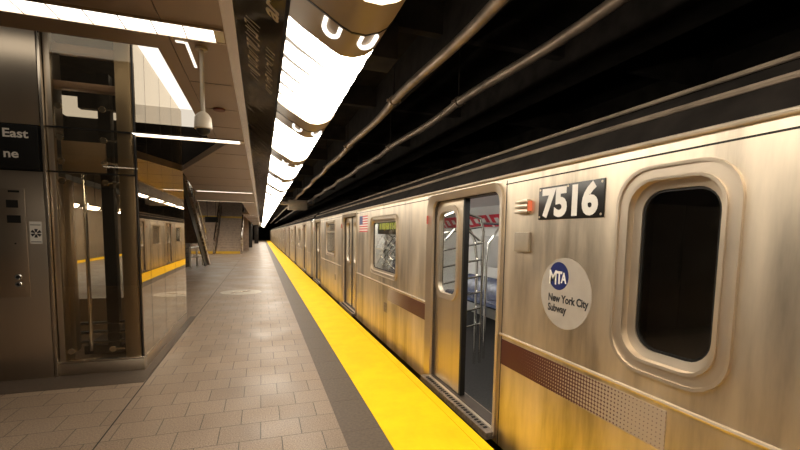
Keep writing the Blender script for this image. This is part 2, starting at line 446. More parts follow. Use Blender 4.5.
# edge of the soffit: polished trim then slanted black fascia panels
XL_, XR_, ZR_ = -.106, .106, 2.394
def slope(x): return ZC + (x-XL_)*(ZR_-ZC)/(XR_-XL_)
mb = MB(); mb.prism([(-.165,ZC-.005),(-.108,ZC-.005),(-.108,ZC+.12),(-.165,ZC+.12)], 'y', -1, YEND)
struct(mb.build('trim_9', MT['trimsteel'], smooth=False))['label'] = 'polished steel edge trim along the ceiling'
js = [-.33 + 3.2*k for k in range(15)]
FP = []
for i in range(len(js)-1):
    a, b_ = js[i]+.006, js[i+1]-.006
    lab = ['black slanted fascia panel at the top of the frame with pale lettering',
           'blank black slanted fascia panel starting just past the lettered one'][i] if i < 2 else \
          'plain black slanted fascia panel far along the row under the lit tubes'
    t = thing('fascia_panel', lab, 'ceiling panel', (XL_, a, ZC), 'black fascia panels along the platform light')
    MB().prism([(XL_,ZC-.001),(.098,slope(.098)),(.104,slope(.104)+.02),(XL_+.004,ZC+.03)], 'y', a, b_).build('panel', MT['fascia'], t, smooth=False)
    MB().prism([(.098,slope(.098)-.002),(.112,slope(.106)-.008),(.117,slope(.106)+.030),(.104,slope(.106)+.030)], 'y', a, b_).build('edge_strip', MT['black'], t, smooth=False)
    FP.append(t)
sd = Vector((XR_-XL_, 0, ZR_-ZC)).normalized()
fr = ((0,-1,0), tuple(-sd))
nrm = Vector((0,-1,0)).cross(-sd)
def fpos(s_, y): return Vector((XL_,y,ZC)) + sd*s_ + nrm*.002
lettering('lettering', [('ar', .125, 0, 0, .003, 1.15, 1)], MT['fascialetter'], fr, fpos(.238, 1.86), FP[0])
# rows of worn lettering: short strokes
b = MB()
for (s0, s1, y0, y1) in ((.06,.15,2.06,2.75), (.18,.24,2.18,2.82)):
    y = y0
    while y < y1:
        w = random.uniform(.006,.013); sl = random.uniform(-.015,.025)
        a0, a1 = s0+random.uniform(0,.015), s1-random.uniform(0,.02)
        q = [fpos(a0,y), fpos(a0,y+w), fpos(a1,y+w+sl), fpos(a1,y+sl)]
        b.b.faces.new([b.b.verts.new(p) for p in q])
        if random.random() < .5:
            c = random.choice((a0, a1-.015)); q = [fpos(c,y), fpos(c,y+.035), fpos(c+.011,y+.035), fpos(c+.011,y)]
            b.b.faces.new([b.b.verts.new(p+nrm*.0005) for p in q])
        y += random.uniform(.026,.052)
o = b.build('faded_strokes', MT['fascialetter'], FP[0], smooth=False, recalc=False)

# strip lights across the soffit
def strip_light(y0, y1, x0, x1, lab, ndiv, ep=.048):
    t = thing('strip_light', lab, 'ceiling light', ((x0+x1)/2, (y0+y1)/2, ZC), 'lights across the lowered ceiling')
    MB().box(x0, x1-ep, y0+.006, y1-.006, ZC-.004, ZC-.0006).build('diffuser', MT['bar'], t, smooth=False)
    mb = MB(); mb.box(x0, x1, y0-.004, y0+.0055, ZC-.012, ZC); mb.box(x0, x1, y1-.0055, y1+.004, ZC-.012, ZC)
    mb.build('rim', MT['trimsteel'], t, smooth=False)
    for k in range(ndiv):
        xx = x1-ep-(k+1)*.139; MB().box(xx-.0025, xx+.0025, y0+.006, y1-.006, ZC-.006, ZC-.0042).build('divider', MT['cover'], t, smooth=False)
    MB().box(x1-ep+.001, x1-.002, y0+.006, y1-.006, ZC-.006, ZC-.0006).build('end_plate', MT['white'], t, smooth=False)
strip_light(2.347, 2.50, -2.4, -.17, 'white strip light crossing the lowered ceiling above the elevator front', 9)
strip_light(5.02, 5.19, -1.27, -.17, 'white strip light at the far edge of the lowered ceiling, right of the elevator corner', 5)
strip_light(11.40, 11.56, -1.52, -.17, 'thin white strip light across the brown ceiling before the far stairs', 3)
strip_light(14.95, 15.06, -2.0, -.17, 'last thin strip light at the ceiling edge in front of the far stairs', 3)
t = thing('slot_light', 'thin L shaped light slot in the ceiling beside the camera pole', 'ceiling light', (-.38,2.7,ZC))
MB().box(-.380,-.364,2.57,2.93,ZC-.003,ZC-.0005).build('long_slot', MT['slot'], t, smooth=False)
MB().box(-.424,-.381,2.565,2.587,ZC-.003,ZC-.0005).build('short_slot', MT['slot'], t, smooth=False)
tag(MB().lathe([(.045,-.012),(.048,-.006),(.048,-.0005)], (-.319,3.83,ZC), 20).build('alarm_light', plain('alarm_red',(.12,.02,.012),.5)), 'small dark red alarm disc on the ceiling beyond the hanging camera', 'alarm light')

# dome camera on a pole
t = thing('security_camera', 'grey dome camera hanging from the ceiling on a pole', 'security camera', (-.303,2.62,ZC))
MB().lathe([(.032,-.012),(.032,-.0005)], (-.303,2.62,ZC), 20).build('ceiling_flange', MT['cam'], t)
MB().tube([(-.303,2.62,ZC-.012),(-.303,2.62,2.20)], .0115, 14).build('pole', MT['cam'], t)
MB().lathe([(.016,2.222),(.03,2.212),(.044,2.19),(.048,2.132),(.045,2.127)], (-.303,2.62,0), 24).build('housing', MT['cam'], t)
MB().lathe([(.037,2.127),(.035,2.113),(.024,2.10),(.008,2.094),(.0,2.093)], (-.303,2.62,0), 24).build('dome', MT['black'], t)

# ------------------------------------------------------------------ the row of tube fixtures above the edge
SEC0 = [(.06,3.345),(.15,3.285),(.245,3.23),(.331,3.168),(.449,3.099),(.555,3.034),(.628,3.002),(.728,2.999),(.825,3.034),(.883,3.075),(.93,3.14),(.95,3.22)]
FS = .607
SEC = [(x*FS, 1.55+(z-1.55)*FS) for x, z in SEC0]
XA, XB, ZA, ZB_ = SEC[0][0], SEC[-1][0], SEC[-1][1], 2.70
TOP = [(XB,ZB_),(XA,ZB_)]
PIT, HC = 1.84, .255
CX, CZ = .305, 2.61
def fixture():
    t = thing('platform_light', '', 'light fixture', (CX, PIT, ZB_), 'tube light fixtures along the platform edge')
    mb = MB(); n = 36; ya, yb = HC, PIT-HC
    rows = []
    for i in range(n+1):
        f = i/n; y = ya+(yb-ya)*f; s_ = 1+.014*abs(math.sin(PI*6*f))
        rows.append([mb.b.verts.new((CX+(x-CX)*s_, y, CZ+(z-CZ)*(1+(s_-1)*2.0))) for x, z in SEC])
    for A, B in zip(rows, rows[1:]):
        for j in range(len(SEC)-1): mb.b.faces.new((A[j], A[j+1], B[j+1], B[j]))
    off = .010
    for q in range(1, 6):
        y = ya+(yb-ya)*q/6; row = []
        for j in range(1, 8):
            x, z = SEC[j]; w_ = .034*(1-(j-1)/6.3)
            row.append([mb.b.verts.new((x-.002, y-w_, z-off)), mb.b.verts.new((x-.002, y+w_, z-off))])
        for A, B in zip(row, row[1:]): mb.b.faces.new((A[0], A[1], B[1], B[0])).material_index = 1
    mb.build('diffuser', [MT['diff'], MT['crease_shade']], t, recalc=False)
    MB().prism([(XB-.01,ZA+.02),(XB+.004,ZA+.02),(XB+.004,ZB_),(XA,ZB_),(XA,ZB_-.02),(XB-.01,ZB_-.02)], 'y', ya, yb).build('back_tray', MT['fixcap'], t, smooth=False)
    low = [(CX+(x-CX)*1.03, z-.009) for x, z in SEC]
    MB().prism(low + TOP, 'y', PIT-HC, PIT-.008).build('end_cap', MT['fixcap'], t)
    MB().prism([(CX+(x-CX)*1.02, z-.006) for x, z in SEC] + TOP, 'y', PIT+.003, PIT+HC).build('end_cap', MT['fixcap'], t)
    MB().prism([(CX+(x-CX)*1.035, z-.012) for x, z in SEC] + TOP, 'y', PIT-.008, PIT+.003).build('seam_band', MT['black'], t)
    for (cx, cz, tilt) in ((.51*FS,1.55+1.512*FS,-.42), (.775*FS,1.55+1.462*FS,.12)):
        ax = .033
        pts = [(cx+ax*math.cos(a), PIT+.08+.046*math.sin(a), cz-.006+ax*math.cos(a)*tilt-.007*math.sin(a)) for a in [PI*j/10 for j in range(11)]]
        pts = [(pts[0][0], PIT+.02, pts[0][2])] + pts + [(pts[-1][0], PIT+.02, pts[-1][2])]
        MB().tube(pts, .0105, 8).build('lamp_tube', MT['tube'], t)
    MB().tube([(CX,PIT,ZB_),(CX,PIT,4.2)], .010, 6).build('hanger_rod', MT['beam'], t)
    return t
proto = fixture()
names = ['nearest', 'second nearest', 'third nearest', 'fourth nearest', 'fifth nearest']
for k in range(-3, 41):
    o = proto if k == 0 else copy_tree(proto)
    o.location.y = PIT*(k+1)
    o['label'] = (names[k] + ' of the white tube light fixtures over the platform edge') if 0 <= k < 5 else 'white tube light fixture of the row, just behind the viewer over the platform edge' if k < 0 else 'white tube light fixture in the far part of the row over the platform edge'
for k in range(12):
    o = copy_tree(proto); o.location = (-7.6, 7+PIT*1.3*k, ZB_+.05); o['group'] = 'tube lights over the other platform edge'
    o['label'] = 'white tube light over the other platform edge, seen through the elevator glass'
struct(MB().box(-9.0, -6.0, 6, 40, 4.25, 4.4).build('ceiling_left', MT['dark'], smooth=False))

# ------------------------------------------------------------------ pipes, beams and boxes over the track
def pipe(name, x, z, ks, lab, drop):
    t = thing(name, lab, 'pipe', (x, 0, z), 'steel pipes above the train')
    pts = []
    for i in range(len(ks)-1):
        a, b_ = ks[i], ks[i+1]
        for j in range(8):
            f = j/8; pts.append((x + .02*math.sin(2*PI*f), a+(b_-a)*f, z - drop*math.sin(PI*f)))
    pts.append((x, ks[-1], z))
    MB().tube(pts, .047, 12).build('pipe_run', MT['pipe'], t)
    for k in ks[1:-1]:
        if k > 30: continue
        c = MB(); c.tube([(x,k-.03,z),(x,k+.03,z)], .062, 12); c.box(x-.085,x+.085,k-.02,k+.02,z-.012,z+.012)
        h = c.build('clamp', MT['pipe'], t)
        MB().tube([(x,k,z+.06),(x,k,4.2)], .009, 6).build('hanger_rod', MT['beam'], h)
ks = [0.3, 2.2, 4.85, 7.6, 10.2, 13., 15.8, 18.6, 22, 25, 28, 32, 36, 40, 50, 60, 75]
pipe('conduit_pipe', 1.53, 3.15, ks, 'steel pipe over the train nearer the lights', .03)
pipe('conduit_pipe', 2.27, 3.15, [k-.25 if k > 1 else k for k in ks], 'steel pipe over the train farther from the lights', .03)
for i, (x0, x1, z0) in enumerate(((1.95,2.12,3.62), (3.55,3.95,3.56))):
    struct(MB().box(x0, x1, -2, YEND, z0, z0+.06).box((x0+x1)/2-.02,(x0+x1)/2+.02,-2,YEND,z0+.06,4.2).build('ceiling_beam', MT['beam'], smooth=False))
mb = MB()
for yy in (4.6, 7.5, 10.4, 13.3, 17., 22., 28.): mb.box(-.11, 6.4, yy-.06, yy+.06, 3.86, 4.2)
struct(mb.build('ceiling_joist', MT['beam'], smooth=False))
tag(MB().box(1.00,1.42,4.35,4.75,3.42,3.80).tube([(1.2,4.5,3.8),(1.2,4.5,4.2)],.02,8).build('junction_box', MT['beam'], bev=.01), 'dim box under the track ceiling beside the second light fixture', 'box')
t = thing('equipment_box', 'pale box hanging over the train among the pipes', 'equipment box', (1.6,20,3.2))
MB().box(1.22,2.06,19.7,20.6,2.64,3.07).build('casing', MT['tank'], t, bev=.015)
MB().box(.88,1.22,19.8,20.4,2.86,2.99).build('side_arm', MT['tank'], t, bev=.01)
MB().tube([(2.06,20.1,2.90),(2.37,20.1,2.90),(2.38,20.1,3.09)], .035, 10).build('elbow_pipe', MT['pipe'], t)
for xx in (1.35,1.95): MB().tube([(xx,20.1,3.07),(xx,20.1,4.2)], .015, 6).build('hanger_rod', MT['beam'], t)

# ------------------------------------------------------------------ subway cars
XT = 1.705
ZT, ZB = 1.975, -.05
def door_unit(root, c, far_open=False):
    oh, ih = .735, .64
    outer = rrect(c-oh+.02, c+oh, .0, 1.955, .14, 6, .02); inner = rrect(c-ih, c+ih, .03, 1.895, .10, 6, .012)
    MB().ring_x(outer, inner, XT-.022, XT+.03, XT+.004).build('door_frame', MT['frame'], root)
    MB().ring_x(rrect(c-ih,c+ih,.03,1.895,.10,6,.012), rrect(c-ih+.006,c+ih-.006,.036,1.889,.095,6,.012), XT+.03, XT+.14).build('door_jamb', MT['jamb'], root)
    mb = MB(); mb.box(XT-.075, XT+.16, c-ih-.05, c+ih+.05, -.025, .028)
    for k in range(26):
        yy = c-ih+.03+k*.048; mb.box(XT-.045, XT-.015, yy, yy+.022, .0278, .0325, 1)
    mb.build('threshold', [MT['sill'], MT['rubber']], root, smooth=False)
    XL = XT if far_open else XT+.012
    for sgn in ((1,) if far_open else (1,-1)):
        ya, yb = (c+.004, c+ih+.08) if sgn > 0 else (c-ih-.08, c-.004)
        w0, w1 = (c+.165, c+.585) if sgn > 0 else (c-.585, c-.165)
        hole = rrect(w0, w1, .955, 1.795, .11, 6)
        ea, eb = (ya+.032, yb) if sgn > 0 else (ya, yb-.032)
        lf = MB().holed_x([(ea,.045),(eb,.045),(eb,1.91),(ea,1.91)], [hole], XL+.058, XL+.095).build('door_leaf', MT['door'], root)
        q0, q1 = (ya, ya+.032) if sgn > 0 else (yb-.032, yb)
        MB().box(XL+.050, XL+.10, q0, q1, .045, 1.90).build('rubber_edge', MT['rubber'], lf, smooth=False)
        MB().ring_x(rrect(w0-.045,w1+.045,.91,1.84,.15,6), rrect(w0+.008,w1-.008,.963,1.787,.105,6), XL+.046, XL+.10, XL+.052).build('window_frame', MT['frame'], lf)
        MB().prism(rrect(w0,w1,.955,1.795,.11,6), 'x', XL+.074, XL+.079).build('window_glass', MT['glass'], lf)
    MB().box(XT-.034, XT-.02, c+oh-.040, c+oh-.018, 1.665, 1.755).build('indicator_lamp', MT['redlamp'], root, bev=.003)

def window_unit(root, y0, y1, z0, z1, split=None, dark=False, rim=.075, depth=.03, r=.13):
    outer = rrect(y0, y1, z0, z1, r); i1 = rrect(y0+rim*.55, y1-rim*.55, z0+rim*.55, z1-rim*.55, r*.8)
    i2 = rrect(y0+rim*1.25, y1-rim*1.25, z0+rim*1.25, z1-rim*1.25, r*.62)
    def rr_(k): return rrect(y0+rim*k, y1-rim*k, z0+rim*k, z1-rim*k, max(.03, r*(1-.3*k)))
    f = MB().ring_x(outer, rr_(.16), XT-.016, XT+.02, XT-.014).ring_x(rr_(.15), rr_(.66), XT-.005, XT+.02, XT-.003)
    f.ring_x(rr_(.65), rr_(.80), XT-.013, XT+depth*.6, XT-.011).ring_x(rr_(.79), i2, XT+depth*.55, XT+depth+.012, XT+depth*.75)
    f = f.build('window_frame', MT['frame'], root)
    i3 = rrect(y0+rim*1.38, y1-rim*1.38, z0+rim*1.38, z1-rim*1.38, r*.55)
    MB().ring_x(i2, i3, XT+depth-.006, XT+depth+.012).build('gasket', MT['rubber'], f)
    MB().prism(rrect(y0+rim*1.3,y1-rim*1.3,z0+rim*1.3,z1-rim*1.3,r*.6), 'x', XT+depth, XT+depth+.006).build('window_glass', MT['darkglass' if dark else 'glass'], f)
    if split:
        MB().box(XT+depth-.03, XT+depth+.008, y0+rim, y1-rim, split-.022, split+.022).build('transom_bar', MT['frame'], f, smooth=False)
    return f

def car(name, label, ya, yb, doors, wins, near=False):
    root = thing(name, label, 'subway car', (2.9, ya, 0), 'cars of the stainless steel subway train')
    holes = [rrect(c-.66, c+.66, .01, 1.92, .10, 6, .012) for c in doors] + \
            [rrect(w[0]+.03, w[1]-.03, w[2]+.03, w[3]-.03, .11) for w in wins]
    side = MB().holed_x([(ya,ZB),(yb,ZB),(yb,ZT),(ya,ZT)], holes, XT, XT+.05, 0, 1).build('body_side', [MT['steel'], MT['inwall']], root)
    XF = 4.05
    fh = [[(c-2.05,.95),(c-1.0,.95),(c-1.0,1.62),(c-2.05,1.62)] for c in doors[1:]] if not near else [[(3.9,.98),(4.9,.98),(4.9,1.55),(3.9,1.55)], [(9.9,.95),(11.2,.95),(11.2,1.62),(9.9,1.62)]]
    MB().box(XF, XF+.06, ya, yb, ZB, ZT).build('far_side', [MT['inwall']], root, smooth=False)
    MB().box(XT+.05, XF, ya+.05, yb-.05, -.05, .012).build('car_floor', MT['infloor'], root, smooth=False)
    MB().box(1.90, 3.86, ya+.05, yb-.05, 2.07, 2.09).build('ceiling_panel', MT['inwall'], root, smooth=False)
    ep = [(XT+.05,ZB),(XF,ZB),(XF,1.98),(3.8,2.14),(3.4,2.27),(2.4,2.27),(1.99,2.18),(1.87,2.08),(XT+.05,1.97)]
    ends = MB(); ends.prism(ep, 'y', ya, ya+.05); ends.prism(ep, 'y', yb-.05, yb)
    ends.build('end_wall', MT['steel'], root, smooth=False)
    # roof: dark cove above the gutter, bright edge, dark top with a second ridge
    prof = [(XT+.01,ZT),(XT+.015,ZT+.012),(1.825,2.135),(1.95,2.24),(2.25,2.33),(2.88,2.37),(3.5,2.33),(3.85,2.2),(4.08,2.0),(4.08,ZT)]
    prof += [(4.05,ZT),(4.04,2.0),(3.82,2.16),(3.5,2.29),(2.88,2.33),(2.25,2.29),(1.97,2.20),(1.85,2.10),(XT+.05,1.99),(XT+.05,ZT)]
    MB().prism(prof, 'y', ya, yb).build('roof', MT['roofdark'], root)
    MB().tube([(XT-.008,ya,ZT+.010),(XT-.008,yb,ZT+.010)], .013, 10).build('gutter', MT['gutter'], root)
    MB().tube([(1.826,ya,2.142),(1.826,yb,2.142)], .016, 8).build('roof_edge', MT['roofmetal'], root)
    mb = MB().tube([(1.945,ya,2.255),(1.945,yb,2.255)], .012, 8)
    mb.build('roof_ridge', MT['roofmetal'], root)
    # rub rail, broken at the doors
    cuts = [ya] + sum([[c-.735+.02, c+.735] for c in doors], []) + [yb]
    mb = MB()
    for i in range(0, len(cuts), 2):
        if cuts[i+1]-cuts[i] > .05: mb.prism([(XT,.803),(XT-.009,.807),(XT-.012,.815),(XT-.009,.823),(XT,.827)], 'y', cuts[i]+.004, cuts[i+1]-.004)
    mb.build('rub_rail', MT['frame'], root)
    mb = MB()
    for i in range(0, len(cuts), 2):
        if cuts[i+1]-cuts[i] > .05: mb.box(XT-.0016, XT+.001, cuts[i]+.01, cuts[i+1]-.01, 1.924, 1.932)
    for c in doors:
        mb.box(XT-.0016, XT+.001, c-.735-.006, c-.735+.002, ZB, ZT-.02); mb.box(XT-.0016, XT+.001, c+.74, c+.747, ZB, ZT-.02)
    mb.build('panel_seam', MT['seam'], root, smooth=False)
    MB().box(XT+.08, XF-.1, ya+.2, yb-.2, -.95, ZB).build('underframe', MT['black'], root, smooth=False)
    # interior
    for c in doors: door_unit(root, c, near and c == doors[0])
    for w in wins: window_unit(root, *w)
    segs = [(doors[i]+.85, doors[i+1]-.85) for i in range(len(doors)-1)]
    if near: segs = [(2.9, 4.9)] + segs
    for (a, b_) in segs:
        s_ = MB().prism([(3.50,.40),(3.50,.455),(3.55,.47),(3.90,.455),(3.98,.74),(4.02,.78),(4.05,.78),(4.05,.36),(3.56,.36)], 'y', a, b_).build('bench_seat', MT['seat'], root)
        mb = MB()
        for k in range(1, max(2, int((b_-a)/.45))): mb.box(3.495, 3.9, a+k*.45-.008, a+k*.45+.008, .44, .474)
        mb.build('seat_divider', MT['chrome'], s_, smooth=False)
    MB().prism([(3.80,2.08),(4.045,1.72),(4.045,1.69),(3.77,2.08)], 'y', ya+.3, yb-.3).build('advert_cove', MT['inwall'], root, smooth=False)
    MB().box(1.93, 2.16, ya+.3, yb-.3, 2.045, 2.068).build('car_light', MT['inlight'], root, smooth=False)
    return root

# ---- nearest car
d1 = [3.36, 8.31, 13.25]
c1 = car('subway_car', 'nearest stainless steel subway car with its door half open and number 7516', -.9, 14.55, d1,
         [(1.045,1.62,.912,1.88,None,True,.085,.05,.17), (5.13,6.55,.92,1.825), (9.93,11.42,.97,1.885,1.595)], near=True)
# cab partition behind the near window
cb = MB(); cb.box(1.9, 4.0, 2.30, 2.34, .02, 2.06); cb.build('cab_partition', plain('cab_panel_dark', (.16,.14,.12), .4, 0, .4, 3, .3), c1, smooth=False)
cb = MB(); cb.box(2.75, 2.80, -.8, 2.29, .02, 1.97); cb.box(2.60,2.75,1.0,1.25,1.0,1.7); cb.box(2.62,2.75,1.45,1.62,.75,1.5); cb.build('cab_console', plain('cab_panel_grey', (.22,.19,.16), .35, .2, .4, 3, .3), c1, bev=.01)
MB().box(1.80, 4.0, -.8, 2.29, 1.98, 2.01).build('cab_ceiling', MT['black'], c1, smooth=False)
# red posters over the far seats, wall panels
mb = MB()
def quad_on_cove(mb, y0, y1, t0, t1, off=.004):
    A, B = Vector((4.045,0,1.69)), Vector((3.77,0,2.08)); n = Vector((-.39,0,-.275)).normalized()
    P = lambda t, y: tuple(A.lerp(B, t) + n*off + Vector((0,y,0)))
    mb.b.faces.new([mb.b.verts.new(p) for p in (P(t0,y0), P(t0,y1), P(t1,y1), P(t1,y0))])
for k in range(6): quad_on_cove(mb, 4.6+k*1.0, 5.52+k*1.0, .08, .62)
mb.build('red_poster', MT['red'], c1, smooth=False, recalc=False)
mb = MB()
for k in range(6):
    for j in range(3): quad_on_cove(mb, 4.72+k+.27*j, 4.86+k+.27*j, .2+.06*(j%2), .48, .007)
mb.build('poster_lettering', MT['white'], c1, smooth=False, recalc=False)
MB().box(4.03,4.046,6.25,7.05,.98,1.55).build('wall_panel', plain('wall_panel_grey',(.52,.50,.47),.35,.0,.4,2,.05), c1, bev=.006)
# windscreen ladder and grab poles by the open door
t_ = MB(); X0, X1, Yl = 1.86, 2.44, 4.20
t_.tube([(X0,Yl,.05),(X0,Yl,1.60),(X0+.05,Yl,1.75),(X0+.25,Yl,1.83),(X1-.05,Yl,1.75),(X1,Yl,1.60),(X1,Yl,.05)], .017, 10)
for k in range(7): t_.tube([(X0,Yl,.42+k*.19),(X1,Yl,.52+k*.19)], .011, 8)
t_.tube([(X0+.08,Yl,1.48),(X0+.2,Yl,1.62),(X0+.36,Yl,1.62),(X1-.03,Yl,1.48)], .012, 8)
t_.build('windscreen_rail', MT['chrome'], c1)
MB().tube([(2.62,4.42,.02),(2.62,4.42,1.20),(2.64,4.42,1.45),(2.76,4.42,1.62),(2.86,4.42,1.75),(2.88,4.42,2.09)], .017, 10).tube([(2.5,4.42,1.70),(3.4,4.42,1.70)],.014,8).build('grab_pole', MT['chrome'], c1)
MB().tube([(2.40,4.26,.02),(2.40,4.26,1.25),(2.36,4.26,1.5),(2.22,4.26,1.74),(2.05,4.26,1.86)], .017, 10).build('grab_pole', MT['chrome'], c1)
# second window: zig-zag rails and a route sign behind the glass
t_ = MB()
for k in range(8): t_.tube([(2.2,6.45,.62+k*.13),(2.2,7.6,.86+k*.13)], .010, 6)
for k in range(5): t_.tube([(2.22,6.45,1.25+k*.12),(2.22,7.6,.70+k*.12)], .010, 6)
t_.build('windscreen_rail', MT['chrome'], c1)
MB().box(2.24,2.27,7.62,8.4,.3,1.75).build('windscreen_panel', MT['inwall'], c1, bev=.005)
t_ = MB().box(1.80,1.90,5.22,6.46,1.55,1.80).build('route_sign', MT['black'], c1, smooth=False)
mb = MB()
for k in range(9): mb.box(1.795,1.7995,5.42+k*.105,5.42+k*.105+random.choice((.05,.07,.085)),1.625,1.72)
mb.build('sign_display', MT['led'], t_, smooth=False)
# number plate
PX = XT-.006
t_ = MB().box(PX, XT-.0005, 1.71, 2.245, 1.658, 1.862).build('number_plate', MT['plate'], c1, bev=.002)
FRT = ((0,-1,0),(0,0,1))
lettering('digits', [('7516', .205, 0, 0, .0095, 1.12, 1.12)], MT['white'], FRT, (PX-.001, 2.21, 1.683), t_)
mb = MB()
for (yy, zz) in ((1.725,1.675),(1.725,1.845),(2.23,1.675),(2.23,1.845),(1.98,1.848)): mb.lathe([(.007,-.003),(.006,0)], (PX,yy,zz), 10, 0, 'x')
mb.build('screw', MT['frame'], t_)
# lamp block, intercom box
t_ = MB()
for k in range(3): t_.box(XT-.03, XT, 2.335, 2.475, 1.708+k*.034, 1.731+k*.034)
t_ = t_.build('door_status_lamp', MT['frame'], c1, bev=.004)
MB().box(XT-.026, XT, 2.318, 2.336, 1.72, 1.788).build('lens', MT['amber'], t_, bev=.004)
t_ = MB().box(XT-.022, XT, 2.318, 2.475, 1.448, 1.578).build('intercom_box', MT['tank'], c1, bev=.004)
# round agency decal
cy, cz, rr = 1.975, 1.215, .213
t_ = MB().lathe([(rr,-.0012),(rr,0)], (XT,cy,cz), 56, 0, 'x').build('round_decal', MT['decalgrey'], c1, smooth=False)
MB().lathe([(.085,-.0022),(.085,-.0013)], (XT,2.03,1.315), 40, 0, 'x').build('blue_disc', MT['navy'], t_, smooth=False)
lettering('agency_letters', [('M', .125, 0, 0, .0008, .78, 1.0), ('T', .105, .072, .008, .003, .72, 1.0), ('A', .085, .113, .016, .003, .72, 1.0)], MT['white'], FRT, (XT-.0026, 2.118, 1.262), t_)
lettering('agency_name', [('New York City', .063, 0, 0, .0022, .84, 1), ('Subway', .063, 0, -.062, .0022, .84, 1)], MT['ink'], FRT, (XT-.0017, 2.115, 1.158), t_)
# stripes
MB().box(XT-.002, XT, 1.29, 2.617, .592, .782).build('stripe_band', MT['stripe'], c1, smooth=False)
MB().box(XT-.002, XT, 4.115, 5.55, .612, .792).build('stripe_band', MT['stripe2'], c1, smooth=False)
MB().box(XT-.003, XT, 5.60, 5.74, .42, .56).build('service_hatch', MT['sill'], c1, smooth=False)
MB().box(XT-.003, XT, 9.9, 10.0, .42, .56).build('service_hatch', MT['sill'], c1, smooth=False)
# flag decal (seen from the platform the canton is at the upper left)
y0f, y1f, z0f, z1f = 6.76, 7.36, 1.585, 1.865
t_ = MB().box(XT-.0016, XT, y0f, y1f, z0f, z1f).build('flag_decal', MT['white'], c1, smooth=False)
mb = MB(); sh = (z1f-z0f)/13
for k in range(0,13,2): mb.box(XT-.0026, XT-.0017, y0f, y1f, z0f+k*sh, z0f+(k+1)*sh)
mb.build('red_stripes', MT['flagred'], t_, smooth=False)
cn = MB().box(XT-.0034, XT-.0027, y1f-.25, y1f, z1f-7*sh, z1f).build('blue_canton', MT['flagblue'], t_, smooth=False)

# the stripe materials read the car's own coordinates: shift them to world
for o in c1.children:
    if o.name.startswith('stripe_band'):
        me = o.data
        me.transform(Matrix.Translation((0, c1.location.y, 0))); o.location.y = -c1.location.y

# ---- following cars
c2 = car('subway_car', 'second stainless subway car beyond the first gap', 15.2, 29.3, [17.4, 22.3, 27.2],
         [(19.1,20.5,.92,1.825), (24.0,25.4,.92,1.825)])
labs = ['third stainless subway car from the camera', 'fourth stainless subway car from the camera', 'fifth stainless subway car, near the vanishing end of the train', 'last stainless subway car in sight at the far end']
for k in range(4):
    o = copy_tree(c2); o.location.y = 15.2 + 14.65*(k+1); o['label'] = labs[k]
# ------------------------------------------------------------------ the glass elevator
EY, EX = 5.14, -1.25
ZE = 3.56
t = thing('elevator', 'glass and steel elevator enclosure on the platform beside the sign', 'elevator', (-1.9, 5.2, 0))
bs = MB(); bs.box(-2.06, EX-.0, EY, EY+.12, .004, .13); bs.box(EX-.12, EX, EY+.12, 7.95, .004, .13); bs.box(-3.2,-3.1,EY+.52,7.95,.004,.13)
bs.build('base_curb', MT['post'], t, bev=.004)
MB().box(-2.06, EX+.004, EY-.006, EY+.10, .13, .152).box(EX-.10, EX+.004, EY+.10, 7.95, .13, .152).build('base_sill', MT['trimsteel'], t, bev=.003)
def post(x0, x1, y0, y1, m='post', nm='corner_post'): return MB().box(x0, x1, y0, y1, .152, ZE).build(nm, MT[m], t, bev=.004)
post(-2.03, -1.975, EY+.012, EY+.07)
post(-1.43, -1.29, EY+.02, EY+.12)
post(-1.276, -1.258, EY+.002, EY+.02, 'black', 'corner_gasket')
post(-1.33, EX-.01, 7.87, 7.94, 'post')
zj = [.152, 2.135, 2.58, ZE]
for i in range(3):
    MB().box(-1.975, -1.277, EY+.002, EY+.012, zj[i]+.006, zj[i+1]-.006).build('front_glass', MT['efront'], t, smooth=False)
    MB().box(-2.03, -1.26, EY-.002, EY+.014, zj[i+1]-.008, zj[i+1]+.008).build('glass_joint', MT['rubber'], t, smooth=False) if i < 2 else None
yj = [EY+.012, 5.57, 6.31, 7.05, 7.93]
for i in range(4):
    MB().box(EX-.012, EX, yj[i]+.006, yj[i+1]-.006, .152, ZE-.002).build('side_glass', MT['eside'], t, smooth=False)
    if i: MB().box(EX-.010, EX-.002, yj[i]-.006, yj[i]+.006, .152, ZE-.002).build('glass_joint', MT['rubber'], t, smooth=False)
# patch fittings with round heads behind the front glass
def fitting(x, y, z, axis, sx):
    mb = MB()
    if axis == 'y':
        mb.lathe([(.03,-.004),(.034,.0),(.03,.004)], (x,y,z), 14, 0, 'y'); mb.box(min(x,x+sx),max(x,x+sx),y+.004,y+.018,z-.009,z+.009); mb.tube([(x,y+.004,z),(x,y+.06,z)],.011,8)
    else:
        mb.lathe([(.022,-.004),(.024,.0),(.022,.004)], (x,y,z), 12, 0, 'x'); mb.tube([(x,y,z),(x-.05,y,z)],.010,8)
    mb.build('glass_fitting', MT['chrome'], t)
for zz in (2.80, 2.485, 2.245, 2.045, .25):
    fitting(-1.935, EY+.030, zz, 'y', -.07); fitting(-1.555, EY+.030, zz, 'y', .11)
for yy in (5.42, 5.72, 6.16, 6.46, 6.90, 7.20, 7.7):
    for zz in (2.50, 2.20, 2.02): fitting(EX-.020, yy, zz, 'x', 0)
